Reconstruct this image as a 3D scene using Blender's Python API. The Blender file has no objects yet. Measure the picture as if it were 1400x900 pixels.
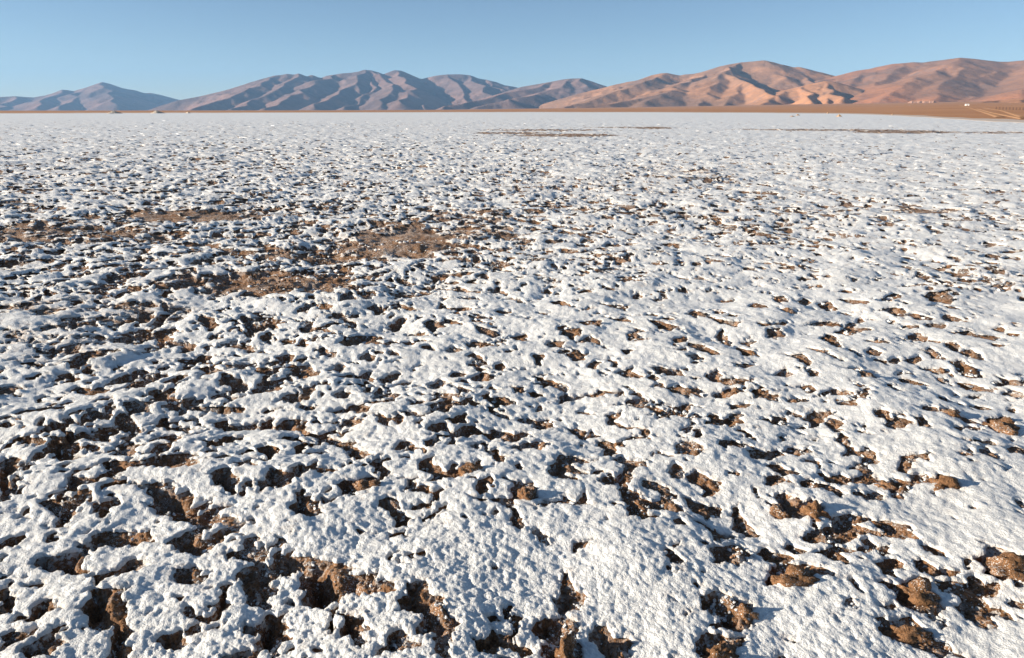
import bpy, bmesh, math
import numpy as np
from mathutils import Vector

# ------------------------------------------------------------------ camera, sky, sun, exposure
scene = bpy.context.scene
COL = scene.collection
CAM_H = 1.6
FPX = 933.0                                   # focal length in pixels of the 1400 px wide photograph
HORIZON = 151.5
PITCH = math.atan((450 - HORIZON) / FPX)
cam_data = bpy.data.cameras.new("camera")
cam_data.sensor_width = 36.0
cam_data.lens = 36.0 * FPX / 1400.0
cam_data.clip_start = 0.05
cam_data.clip_end = 120000.0
cam = bpy.data.objects.new("camera", cam_data)
cam.location = (0, 0, CAM_H)
cam.rotation_euler = (math.pi / 2 - PITCH, 0, 0)
COL.objects.link(cam)
scene.camera = cam

SUN_EL = math.radians(13.5)
SUN_AZ = math.radians(-96.0)                  # from +Y, clockwise seen from above: the sun stands on the left
world = bpy.data.worlds.new("World")
scene.world = world
world.use_nodes = True
wn = world.node_tree
bg = wn.nodes["Background"]
sky = wn.nodes.new("ShaderNodeTexSky")
sky.sky_type = 'NISHITA'
sky.sun_disc = False
sky.sun_elevation = SUN_EL
sky.sun_rotation = SUN_AZ
sky.altitude = 3000.0
sky.air_density = 1.0
sky.dust_density = 1.0
sky.ozone_density = 1.9
wn.links.new(sky.outputs[0], bg.inputs[0])
bg.inputs[1].default_value = 0.053

sun_data = bpy.data.lights.new("sun", 'SUN')
sun_data.energy = 5.0
sun_data.angle = math.radians(0.55)
sun_data.color = (1.0, 0.905, 0.76)
sun = bpy.data.objects.new("sun", sun_data)
sdir = Vector((math.sin(SUN_AZ) * math.cos(SUN_EL), math.cos(SUN_AZ) * math.cos(SUN_EL), math.sin(SUN_EL)))
sun.rotation_euler = sdir.to_track_quat('Z', 'Y').to_euler()
sun.location = (-20, 0, 20)
COL.objects.link(sun)

scene.view_settings.view_transform = 'Standard'
scene.view_settings.look = 'None'
scene.view_settings.gamma = 1.0
scene.view_settings.exposure = 1.16
scene.render.engine = 'CYCLES'
scene.cycles.max_bounces = 6
scene.cycles.diffuse_bounces = 3
scene.cycles.volume_bounces = 1

# ------------------------------------------------------------------ pixel <-> ground (surveying the photograph)
SP, CP = math.sin(PITCH), math.cos(PITCH)
def px_ground(px, py, z=0.0):
    """point of the plane z under pixel (px, py) of the 1400x900 photograph"""
    a = (np.asarray(px, float) - 700) / FPX
    b = -(np.asarray(py, float) - 450) / FPX
    dy = CP + b * SP
    dz = -SP + b * CP
    t = (z - CAM_H) / dz
    return a * t, dy * t
def ground_px(x, y, z=0.0):
    zz = z - CAM_H
    f = y * CP - zz * SP
    u = y * SP + zz * CP
    return 700 + FPX * x / f, 450 - FPX * u / f
def px_at(px, py, D):
    """point on the ray of pixel (px, py) at horizontal range D"""
    a = (px - 700) / FPX
    b = -(py - 450) / FPX
    dx, dy, dz = a, CP + b * SP, -SP + b * CP
    t = D / math.hypot(dx, dy)
    return dx * t, dy * t, CAM_H + dz * t
def px_az(px, py=HORIZON):
    b = -(py - 450) / FPX
    return np.arctan2((np.asarray(px, float) - 700) / FPX, CP + b * SP)

# ------------------------------------------------------------------ noise
F = np.float32
_ang = np.random.RandomState(5).rand(256) * 2 * np.pi
GX, GY = np.cos(_ang).astype(F), np.sin(_ang).astype(F)
def ihash(ix, iy, seed):
    h = ix.astype(np.uint32) * np.uint32(374761393) + iy.astype(np.uint32) * np.uint32(668265263) + np.uint32((seed * 2246822519 + 977) & 0xffffffff)
    h = (h ^ (h >> np.uint32(13))) * np.uint32(1274126177)
    return h ^ (h >> np.uint32(16))
def perlin(x, y, seed=0):
    x = np.asarray(x, F); y = np.asarray(y, F)
    x0 = np.floor(x); y0 = np.floor(y)
    ix = x0.astype(np.int64); iy = y0.astype(np.int64)
    fx = x - x0; fy = y - y0
    u = fx * fx * fx * (fx * (fx * 6 - 15) + 10)
    v = fy * fy * fy * (fy * (fy * 6 - 15) + 10)
    def g(dx, dy):
        h = ihash(ix + dx, iy + dy, seed) & np.uint32(255)
        return GX[h] * (fx - dx) + GY[h] * (fy - dy)
    a = g(0, 0); b = g(1, 0); c = g(0, 1); d = g(1, 1)
    ab = a + (b - a) * u
    return (ab + (c + (d - c) * u - ab) * v) * F(1.5)
def fbm(x, y, seed=0, octv=3, gain=0.5):
    s = 0; a = 1.0
    for i in range(octv):
        s = s + a * perlin(x * 2 ** i + 17.3 * i, y * 2 ** i - 9.1 * i, seed + i)
        a *= gain
    return s
def ridged(x, y, seed=0, octv=3):
    s = 0; a = 1.0; t = 0
    for i in range(octv):
        s = s + a * (1 - 2 * np.abs(perlin(x * 2 ** i + 5.7 * i, y * 2 ** i + 3.3 * i, seed + i)))
        t += a; a *= 0.5
    return s / t
def knobs(x, y, seed=0):
    """union of half spheres of uneven size, one per unit cell: the cauliflower relief of salt"""
    x = np.asarray(x, F); y = np.asarray(y, F)
    x0 = np.floor(x); y0 = np.floor(y)
    ix = x0.astype(np.int64); iy = y0.astype(np.int64)
    fx = x - x0; fy = y - y0
    best = np.zeros_like(fx)
    for dx in (-1, 0, 1):
        for dy in (-1, 0, 1):
            h = ihash(ix + dx, iy + dy, seed)
            px = (h & np.uint32(1023)).astype(F) / F(1023) + F(dx)
            py = ((h >> np.uint32(10)) & np.uint32(1023)).astype(F) / F(1023) + F(dy)
            rr = F(0.35) + F(0.55) * ((h >> np.uint32(20)) & np.uint32(1023)).astype(F) / F(1023)
            d2 = (fx - px) ** 2 + (fy - py) ** 2
            best = np.maximum(best, np.sqrt(np.maximum(rr * rr - d2, 0)))
    return best
def sstep(a, b, x):
    t = np.clip((x - a) / (b - a), 0, 1)
    return t * t * (3 - 2 * t)

# ------------------------------------------------------------------ object and material helpers
def mesh_from(name, co, faces, smooth=True):
    me = bpy.data.meshes.new(name)
    co = np.ascontiguousarray(co, dtype=F); faces = np.ascontiguousarray(faces, dtype=np.int32)
    n, k = faces.shape
    me.vertices.add(len(co)); me.vertices.foreach_set("co", co.ravel())
    me.loops.add(n * k); me.loops.foreach_set("vertex_index", faces.ravel())
    me.polygons.add(n); me.polygons.foreach_set("loop_start", np.arange(0, n * k, k, dtype=np.int32))
    me.update(calc_edges=True)
    me.polygons.foreach_set("use_smooth", np.full(n, smooth, dtype=bool))
    me.update()
    return me
def link(name, me, mat, kind=None, label=None, category=None, group=None, parent=None, loc=None):
    o = bpy.data.objects.new(name, me)
    if mat: me.materials.append(mat)
    COL.objects.link(o)
    if kind: o["kind"] = kind
    if label: o["label"] = label
    if category: o["category"] = category
    if group: o["group"] = group
    if parent: o.parent = parent
    if loc is not None: o.location = loc
    return o
def attr(me, name, values):
    a = me.attributes.new(name, 'FLOAT', 'POINT')
    a.data.foreach_set("value", np.ascontiguousarray(values, dtype=F))
class Mat:
    def __init__(self, name, rough=0.8, spec=0.2):
        self.m = bpy.data.materials.new(name); self.m.use_nodes = True
        self.t = self.m.node_tree
        self.b = self.t.nodes["Principled BSDF"]
        self.b.inputs["Roughness"].default_value = rough
        self.b.inputs["Specular IOR Level"].default_value = spec
        self.geo = self.t.nodes.new("ShaderNodeNewGeometry").outputs["Position"]
    def n(self, typ): return self.t.nodes.new(typ)
    def link(self, a, b): self.t.links.new(a, b)
    def noise(self, scale, detail=3, rough=0.55, vec=None, stretch=None):
        v = vec or self.geo
        if stretch:
            mp = self.n("ShaderNodeMapping"); mp.inputs["Scale"].default_value = stretch
            self.link(v, mp.inputs["Vector"]); v = mp.outputs[0]
        nd = self.n("ShaderNodeTexNoise"); nd.inputs["Scale"].default_value = scale
        nd.inputs["Detail"].default_value = detail; nd.inputs["Roughness"].default_value = rough
        self.link(v, nd.inputs["Vector"]); return nd.outputs["Fac"]
    def voro(self, scale):
        nd = self.n("ShaderNodeTexVoronoi"); nd.inputs["Scale"].default_value = scale
        self.link(self.geo, nd.inputs["Vector"]); return nd.outputs["Distance"]
    def ramp(self, fac, stops):
        nd = self.n("ShaderNodeValToRGB"); e = nd.color_ramp.elements
        while len(e) < len(stops): e.new(0.5)
        for el, (p, c) in zip(e, stops):
            el.position = p; el.color = (c if isinstance(c, tuple) else (c, c, c)) + (1,)
        self.link(fac, nd.inputs[0]); return nd.outputs[0]
    def mix(self, fac, a, b, mode='MIX'):
        nd = self.n("ShaderNodeMix"); nd.data_type = 'RGBA'; nd.blend_type = mode
        for s, v in ((nd.inputs[0], fac), (nd.inputs[6], a), (nd.inputs[7], b)):
            if isinstance(v, bpy.types.NodeSocket): self.link(v, s)
            elif isinstance(v, (int, float)): s.default_value = v
            else: s.default_value = tuple(v) + (1,)
        return nd.outputs[2]
    def math(self, op, a, b=0.0):
        nd = self.n("ShaderNodeMath"); nd.operation = op
        for s, v in ((nd.inputs[0], a), (nd.inputs[1], b)):
            if isinstance(v, bpy.types.NodeSocket): self.link(v, s)
            else: s.default_value = v
        return nd.outputs[0]
    def at(self, name):
        nd = self.n("ShaderNodeAttribute"); nd.attribute_name = name; return nd.outputs["Fac"]
    def color(self, c):
        if isinstance(c, bpy.types.NodeSocket): self.link(c, self.b.inputs["Base Color"])
        else: self.b.inputs["Base Color"].default_value = tuple(c) + (1,)
    def bump(self, h, dist, strength=1.0):
        nd = self.n("ShaderNodeBump"); nd.inputs["Distance"].default_value = dist; nd.inputs["Strength"].default_value = strength
        self.link(h, nd.inputs["Height"])
        if self.b.inputs["Normal"].is_linked: self.link(self.b.inputs["Normal"].links[0].from_socket, nd.inputs["Normal"])
        self.link(nd.outputs[0], self.b.inputs["Normal"])
# ------------------------------------------------------------------ holes in the crust, surveyed from the photograph
# (left, top) of the surveyed window, then outlines in quarter pixels from there
HOLES = [
((0, 725), """0,75 60,40 130,25 135,45 90,80 60,105 0,100;250,35 300,20 320,60 280,75 250,60;460,90 500,30 560,0 830,0 815,40 880,70 760,90 600,95;400,75 430,60 480,85 450,105
910,80 960,45 1050,30 1100,0 1135,0 1120,50 1170,90 1150,125 1080,140 1000,125 930,105;1220,140 1260,120 1330,115 1320,85 1350,65 1400,65 1400,190 1330,175 1260,170
165,190 220,155 290,150 350,130 480,120 490,140 440,185 500,215 480,245 420,255 370,250 330,225 300,215 230,220;0,140 35,145 20,180 0,180;0,230 25,230 20,250 0,260
490,260 560,240 640,215 690,170 740,150 785,165 770,180 790,210 760,245 690,250 620,270 570,290 540,300 560,320 660,335 690,320 690,345 660,360 700,400 685,440 700,500 730,520 700,560 690,600 740,620 700,650 760,660 650,680 560,700 520,700 580,640 590,600 560,580 610,540 560,530 500,510 470,480 420,490 430,450 490,390 480,350 540,330 500,290
120,300 170,285 230,280 220,295 140,305;0,315 50,325 85,340 70,390 45,410 70,450 40,450 0,450;160,440 180,415 230,385 280,370 315,395 300,420 350,440 270,460 200,490 130,500 120,495 150,480;60,480 100,450 130,475 120,490 70,490
0,560 80,540 150,545 140,570 90,620 30,640 0,640;100,640 160,610 240,570 350,510 380,520 320,550 330,580 350,600 300,660 270,700 150,690 110,670;955,260 950,225 1000,205 1060,210 1100,240 1170,230 1150,265 1110,300 1040,320 980,310
1000,410 1050,405 1080,435 1060,460 1010,440;820,450 850,455 830,465;820,570 890,530 920,550 980,535 1000,555 1020,590 950,610 910,600 840,570;1100,490 1140,440 1180,430 1190,460 1260,420 1265,435 1200,465 1140,495
1030,510 1080,490 1110,510 1100,550 1040,555;1150,525 1200,490 1240,490 1220,520 1180,535;1290,240 1320,205 1400,200 1400,390 1340,390 1320,350 1340,320;1330,500 1400,520 1400,560 1320,560;1200,660 1240,640 1300,630 1330,620 1400,650 1400,710 1200,710"""),
((350, 725), """0,150 70,180 130,235 80,260 100,300 130,330 60,375 100,390 60,420 0,410;0,60 50,90 30,150 90,180 100,130 150,105 140,150 260,145 370,170 480,170 545,210 530,235 620,260 670,255 640,310 720,285 765,315 750,365 620,370 500,365 420,410 370,430 320,400 240,375 260,330 235,260 250,240 150,240 70,190
190,25 215,40 190,50;735,40 760,10 830,0 815,45;820,310 930,295 945,370 1035,385 1030,430 1050,480 1085,500 1130,545 1090,560 1070,620 1060,710 980,710 990,640 950,620 1000,600 960,580 920,610 850,580 880,540 920,500 860,480 800,455 750,420 760,390 830,370
390,510 420,455 510,460 545,495 610,465 605,520 625,560 580,590 590,640 580,670 530,630 510,600 470,590 480,500 430,490 420,570 390,570;720,580 790,560 830,590 800,625 860,630 920,640 910,670 800,660 760,690 650,700 720,640;1270,490 1310,470 1345,495 1280,500;1345,420 1390,415 1400,500 1360,480
1180,610 1240,600 1290,545 1310,570 1400,570 1400,640 1330,640 1310,680 1200,680;0,500 80,460 160,480 180,500 130,545 180,570 130,640 100,690 60,640 0,660"""),
((700, 725), """110,15 150,5 190,40 190,80 150,60;320,110 350,75 430,65 390,100 345,145;270,215 300,225 325,220 320,290 400,350 370,385 360,430 265,450 250,410 210,385 260,345 240,310 280,270;835,160 850,110 885,115 880,90 930,65 895,130 930,185 885,210;905,230 935,240 920,240
1040,410 1060,360 1110,335 1200,370 1320,400 1300,450 1300,500 1240,535 1110,530 1090,510 1150,475 1130,455 1050,440;1080,130 1090,95 1140,75 1200,60 1250,60 1335,140 1290,145 1280,185 1200,180 1110,175;1090,0 1210,0 1190,20 1150,30 1140,60 1110,60
105,550 130,490 180,460 230,475 350,465 355,560 400,620 375,710 180,710 200,600 150,580;430,550 460,500 530,505 560,560 620,560 680,600 620,630 640,710 520,710 490,640 440,600;1010,610 1070,560 1150,560 1190,570 1270,550 1250,600 1200,630 1230,670 1220,710 1010,710;0,450 40,470 30,520 0,570 60,620 120,650 60,690 0,660
945,455 970,445 975,465 950,468;880,375 900,380 893,393;855,370 870,375 862,383;985,295 1010,280 1035,300 1000,310;860,690 890,685 890,700 860,700;1045,65 1070,55 1080,80 1055,85;1360,60 1400,50 1400,130 1350,110"""),
((1050, 725), """0,180 40,180 110,160 200,175 290,195 360,235 355,255 270,240 190,265 130,300 60,290 0,280;0,80 130,110 130,155 60,165 0,155;90,70 130,45 215,80 220,100 150,105;180,5 200,0 500,0 490,20 390,40 370,50 260,40;260,95 310,80 370,60 470,80 400,110 430,150 425,190 360,160 300,120
520,35 560,25 620,60 680,50 680,75 630,110 590,75 540,95 515,85;640,140 700,130 760,165 750,190 690,180 695,235 640,220 590,160 620,150;830,50 900,75 975,100 960,120 920,115 870,90;820,150 850,140 900,170 950,200 1050,200 1045,240 900,220 820,180
605,280 640,265 720,290 800,240 900,245 960,250 1080,260 1100,300 1180,340 1200,390 1290,400 1230,440 1260,485 1190,495 1110,450 1030,390 1060,350 1010,310 950,310 900,250 840,270 900,340 960,390 910,460 880,430 800,400 710,370 680,320
1075,160 1105,150 1110,195 1080,195;1150,150 1200,90 1280,110 1400,150 1400,235 1330,235 1280,250 1190,220;1080,240 1120,220 1180,260 1190,300 1250,270 1280,300 1200,340 1140,320
575,465 640,455 650,480 720,470 780,440 850,490 920,560 1000,570 1030,620 1095,640 1090,660 1010,640 960,665 880,620 820,590 720,560 620,545 600,500;940,490 975,460 1000,500 960,500;640,405 690,395 680,420 650,420;1290,450 1330,425 1345,465 1310,475
415,405 450,360 475,370 470,400 430,420;460,270 475,265 490,300 530,340 500,345;65,655 90,660 85,685 65,680;1150,60 1180,65 1165,80;100,570 155,580 150,590;1340,360 1400,370 1390,395 1340,380;1340,270 1400,275 1400,305 1350,300;360,460 380,475 370,482;640,0 800,0 805,35 700,20"""),
((0, 550), """60,75 120,45 250,35 330,30 360,50 300,65 200,60 110,80;230,165 280,130 370,125 350,150 270,180;440,130 460,80 520,60 600,65 600,90 530,100 480,120;620,90 660,60 720,70 700,100 780,110 770,150 720,175 680,140 640,120;660,10 740,0 840,0 800,40 740,60 700,50
835,100 880,60 925,60 900,85 970,70 960,90 920,100 1020,110 1100,130 1000,145 920,135;1010,60 1070,55 1075,75 1030,80;1160,100 1180,70 1230,65 1250,90 1400,80 1400,120 1300,130 1240,140 1180,120;60,200 130,190 220,200 240,230 140,240 100,220
330,210 360,180 420,180 440,160 520,175 600,190 620,215 540,210 470,200 400,225;240,260 280,240 320,260 420,240 500,240 560,250 540,275 450,270 380,290 440,310 350,340 300,310 320,285 250,275;640,290 650,240 690,210 720,230 780,240 740,260 720,300 690,320
880,200 900,165 940,160 1000,180 990,215 940,220;835,270 850,240 950,230 960,250 920,300 860,300;1120,250 1180,220 1240,170 1330,180 1320,200 1260,205 1200,245 1130,260;1110,300 1130,275 1180,280 1190,300 1140,310;1140,350 1260,315 1260,330 1190,365
550,350 640,330 760,350 870,320 980,310 1090,320 1060,345 1110,380 1060,400 960,410 880,390 780,380 660,390 570,370;0,320 50,290 110,310 100,350 110,400 60,440 100,470 90,510 30,530 0,545;140,340 200,270 240,290 190,320 150,350
375,465 390,430 450,440 540,460 540,490 490,490 440,500 400,490;570,420 610,400 670,395 640,430 590,435;540,500 600,465 690,450 680,475 620,490 560,510
720,470 780,480 860,470 960,480 970,520 1040,510 1080,550 1050,590 1060,630 1140,660 1100,690 1020,680 940,640 930,600 850,590 760,570 850,560 860,530 780,500
180,575 240,555 350,550 330,590 360,560 440,520 500,510 540,510 430,570 410,600 430,625 380,665 320,700 290,690 310,640 300,610 240,590;620,555 680,540 660,560 630,562;1145,430 1190,400 1280,400 1290,450 1330,470 1290,500 1320,520 1260,530 1220,500 1180,480
1060,640 1140,600 1220,580 1270,590 1200,620 1180,650 1270,640 1320,660 1320,690 1250,695 1180,690 1140,660;1300,320 1350,265 1400,270 1400,290 1340,315;1040,20 1060,0 1340,0 1310,25 1190,30;1330,500 1340,470 1400,460 1400,510;270,435 330,395 350,400 300,430;650,170 740,180 700,200 650,190"""),
((350, 550), """0,120 30,70 100,55 90,110 130,75 240,65 245,95 280,105 270,130 330,150 440,120 450,140 400,160 470,195 540,205 540,225 600,265 625,300 590,335 540,320 510,280 470,240 380,215 340,200 270,170 210,140 120,140;140,190 150,170 210,185 270,200 200,215 130,210
0,260 60,245 140,260 130,300 70,340 60,300 0,285;0,455 40,470 70,420 150,405 190,440 190,400 250,365 280,380 340,340 340,385 430,395 360,415 300,405 270,430 200,470 150,495 60,500 0,540;190,600 220,550 240,490 265,490 270,560 320,555 345,600 400,645 340,640 280,655 200,645
430,485 490,435 560,440 640,420 690,430 660,490 560,500 470,515;620,345 680,310 690,350 725,390 715,425 690,440 680,400 660,370;675,545 720,525 780,545 790,600 860,630 830,690 770,690 760,650 690,610;740,280 800,220 850,230 830,265 760,300
400,35 480,15 600,10 630,50 600,60 560,40 480,40;470,100 490,70 530,75 590,90 570,110 500,110;660,80 680,65 720,90 725,135 690,115;755,100 770,75 810,85 800,130 770,125;870,125 905,120 900,145 880,140;940,45 1000,30 1080,15 1080,45 1030,80 990,60
1050,105 1110,70 1150,95 1100,125;930,160 960,125 1040,120 1050,160 980,175;1060,175 1120,130 1200,115 1220,150 1270,150 1300,120 1340,135 1400,150 1400,205 1330,195 1230,165 1150,190 1090,200 1090,240 1060,245 1050,205 920,190;910,230 970,215 960,250 980,275 920,270
890,370 900,330 970,320 980,360 1040,400 1090,355 1090,385 1150,350 1210,350 1200,385 1130,425 1050,440 940,420;800,505 830,460 860,440 880,475 970,475 960,500 1070,485 1020,525 960,590 860,600 840,570 940,560 970,520 880,500 800,510;900,640 960,605 1040,575 1020,610 960,650 920,665
1195,510 1200,480 1230,445 1260,455 1275,490 1230,530;1170,540 1270,545 1400,530 1400,590 1370,590 1330,560 1230,575;1250,245 1280,270 1320,260 1320,300 1365,320 1355,360 1310,350 1290,310 1260,290;1170,240 1210,235 1210,260 1180,260;1260,10 1320,40 1380,55 1380,75 1300,60;230,20 240,0 320,0 310,20;10,30 60,10 160,15 60,35"""),
((700, 550), """15,75 80,55 150,75 200,60 230,75 220,100 240,120 190,135 150,115 100,90;0,160 60,140 110,170 60,185 20,215 0,210;0,250 60,230 140,210 210,230 160,260 60,270 0,270;305,120 350,115 400,130 400,165 440,160 430,130 480,165 430,170 390,185 340,150
515,100 540,80 520,55 580,50 600,40 560,90 620,120 750,145 750,160 710,170 690,140 600,130;545,5 600,0 680,15 770,10 820,30 860,50 850,75 800,80 770,40 680,20;855,40 900,10 905,55 870,60;970,70 1000,45 1035,70 1000,80;1160,80 1210,65 1255,85 1250,105 1180,105 1070,110 1070,100
940,145 970,135 975,160 950,165;995,150 1030,150 1045,185 1010,200;470,190 520,185 570,205 580,270 540,285 500,270 520,240 480,220;200,400 230,340 270,300 330,290 410,315 520,310 400,325 320,345 400,385 380,400 290,400 390,430 290,420 210,420
460,435 500,405 560,420 600,390 620,350 560,300 600,280 640,310 740,320 720,350 665,360 650,410 630,440 640,475 690,490 720,540 740,640 720,655 650,630 640,580 600,510 590,470 520,460;690,480 720,520 770,535 880,520 915,560 900,580 850,590 730,575;710,450 720,420 800,430 870,460 880,510 820,520 790,480
890,285 920,220 1000,220 1040,245 1020,295 900,295 840,290 880,300;1140,245 1150,210 1210,205 1270,230 1250,250;1290,255 1340,240 1400,255 1400,300 1330,290;865,380 890,335 935,360 930,400 890,410;965,405 1000,370 1060,390 1080,410 1140,430 1140,460 1090,490 1050,490 1050,430 1000,430
940,500 1000,520 1070,530 1150,540 1110,580 1070,605 990,580 960,550;920,580 1000,620 1080,660 1150,690 1300,690 1250,700 1100,700 1040,650;1215,560 1215,535 1240,530 1240,575 1280,600 1320,640 1345,680 1310,690 1260,670 1215,640 1225,600;880,640 910,625 945,640 930,660 900,655
110,570 170,545 270,540 280,515 350,550 380,540 390,490 410,555 460,555 350,565 260,560 160,565 120,580;0,460 90,450 140,480 130,530 80,550 0,540;0,560 30,600 40,650 80,670 70,700 0,700;1310,455 1340,460 1370,500 1350,505
15,375 40,360 45,385 20,390;355,210 385,208 380,225;760,300 770,275 820,265 820,285 780,290;115,15 160,0 165,15 140,25;945,35 965,35 955,45;1195,0 1310,0 1300,15 1210,25;1340,85 1400,75 1400,95;250,60 280,60 265,75;920,185 990,200 930,195;545,550 570,560 560,570;740,625 810,625 770,635"""),
((1050, 550), """20,100 30,65 90,65 100,105 60,110;200,70 250,35 320,40 350,35 345,55 290,75 250,95 240,75;330,85 370,70 425,100 390,115 395,145 370,120;370,0 480,0 470,20 400,20;590,60 640,60 660,95 600,85;650,125 700,90 750,100 800,120 720,130
785,90 840,90 885,135 850,140;945,45 1000,35 1045,75 1000,70;1065,70 1130,85 1160,100 1080,95;1195,100 1220,65 1300,55 1350,80 1340,115 1290,130;1035,130 1065,130 1055,160;1090,120 1170,125 1130,135
380,190 400,150 445,180 430,215 480,230 470,245 410,215;490,250 540,230 600,250 595,280 610,300 540,310 560,365 520,355 500,335 460,330 530,290;0,245 60,230 85,260 40,290 0,300;90,250 120,215 170,220 180,250 220,255 160,270;0,390 60,390 130,430 40,435 0,440;0,335 60,320 100,345 180,375 80,385 30,370
720,340 740,295 780,295 790,330 770,370 730,365;800,290 890,285 880,325 840,300;310,390 400,365 450,385 570,365 640,400 660,410 560,415 480,410 400,435 340,430;660,430 700,400 790,415 800,435 740,455 735,495 690,485;800,385 870,385 890,425 820,420;895,425 940,385 990,400 1045,440 1040,460 960,440
180,435 220,415 340,440 420,490 405,520 350,470 220,455;440,495 500,460 540,485 590,465 640,490 600,510 530,510;0,530 60,540 40,500 100,480 160,525 190,555 240,530 325,575 300,590 260,620 280,670 240,640 230,610 60,605
200,690 290,680 340,650 350,620 450,590 550,610 540,640 480,640 560,670 640,690 660,700 200,700;580,630 620,625 780,660 790,700 680,690 600,650;1080,215 1130,205 1180,215 1220,205 1250,230 1180,225;1140,260 1190,260 1250,290 1240,310 1190,295;1300,245 1350,230 1400,240 1400,275 1330,265
400,260 445,250 410,275;625,260 650,260 635,270;175,135 215,135 210,150;60,165 90,160 75,175;200,170 270,170 265,182;470,110 495,110 485,120;625,150 650,145 640,155;1355,515 1385,520 1400,555 1380,545;1115,560 1135,560 1130,570;1260,350 1300,370 1290,375;190,290 240,290 285,305 260,315;1330,10 1355,5 1345,20;1060,290 1085,290 1078,302;1100,325 1125,330 1110,335"""),
((0, 400), """880,80 900,60 960,75 940,95;820,150 870,120 900,130 850,165;510,240 530,220 590,235 570,250;610,230 700,230 750,265 660,260;840,190 950,180 980,195 900,220 960,230 940,260 860,265;1010,270 1040,260 1045,280 1020,285;380,410 400,370 470,330 540,320 520,360 460,400 430,420;100,390 180,375 240,410 220,425
0,520 60,505 120,515 60,545 0,560;330,485 380,455 440,455 390,485;370,520 420,500 490,510 480,530 540,490 600,520 500,570 430,550;690,510 720,470 850,450 920,450 840,490 770,530;960,465 1000,445 1040,460 1000,480;900,540 930,520 960,530 930,555;1190,490 1220,440 1290,470 1220,495;1060,400 1130,390 1200,420 1180,440 1100,420
1060,330 1090,305 1160,310 1150,340 1090,345;1280,310 1350,330 1290,330;1180,370 1260,390 1400,370 1380,400 1260,420;1290,430 1350,415 1330,440;530,590 560,575 630,580 600,600 530,600;1140,550 1220,530 1280,550 1180,560;700,420 780,400 830,420 740,435;850,400 920,380 960,390 880,415;230,200 270,180 310,185 270,205;1290,510 1320,490 1360,500 1330,530
1180,260 1270,255 1400,280 1300,285;1330,150 1360,145 1375,165 1350,175;1060,120 1120,130 1180,150 1130,185 1090,150;970,100 1040,75 1010,105"""),
((350, 400), """10,200 40,160 90,135 135,145 110,195 60,185 40,205;240,200 300,160 340,125 330,150 290,190 350,195 430,160 470,170 380,190 310,215 250,215;400,110 450,120 540,150 550,190 530,175 500,150;455,40 490,25 560,45 530,55 480,60;555,15 620,10 640,40 600,50;610,80 650,65 690,85 730,70 660,105;730,160 800,130 820,130 790,170 750,195
920,165 970,150 1000,165 1040,180 980,195 965,215;1020,90 1060,75 1140,70 1210,90 1180,100 1100,95;1120,125 1200,130 1300,140 1200,145;280,65 380,70 350,90 290,80;220,275 260,265 300,280 270,300;330,315 370,300 400,325 460,330 420,350 350,340;100,350 170,330 210,335 190,370 130,380;190,430 210,390 290,380 310,410 345,435 280,450 230,470
430,400 450,375 485,390 460,425;0,400 60,395 130,420 80,440 0,435;570,345 610,330 650,350 640,365 590,360;720,340 740,325 780,345 740,345;680,450 740,420 775,410 770,440 740,470 700,470;430,450 520,430 560,440 600,410 635,415 620,440 660,465 580,460 520,460;730,490 800,460 855,460 850,480 780,490;1060,430 1080,415 1145,430 1130,445 1080,460
1180,460 1240,420 1320,450 1290,465 1200,475;1150,345 1190,330 1230,350 1270,380 1220,385 1200,355;1310,380 1360,370 1350,420 1320,415;1150,280 1200,265 1290,280 1240,300 1170,295;960,560 990,540 1060,555 1110,570 1050,590 990,575;1100,520 1140,520 1180,545 1110,555;420,555 470,530 510,545 480,575;630,580 670,490 690,510 660,560 740,530 770,550 730,575
0,490 60,450 100,440 70,470 150,460 170,500 100,510 40,520;120,570 180,540 250,540 340,495 330,505 300,560 240,590;560,230 640,220 690,230 660,260 700,280 740,250 780,270 700,290 600,280 520,300 440,290 480,265;1190,190 1250,200 1330,215 1300,240 1230,220;1030,320 1080,300 1150,315 1080,330;900,290 950,290 995,320 950,320;970,490 1010,460 1060,475 1010,485;1240,525 1290,510 1310,525"""),
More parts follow.
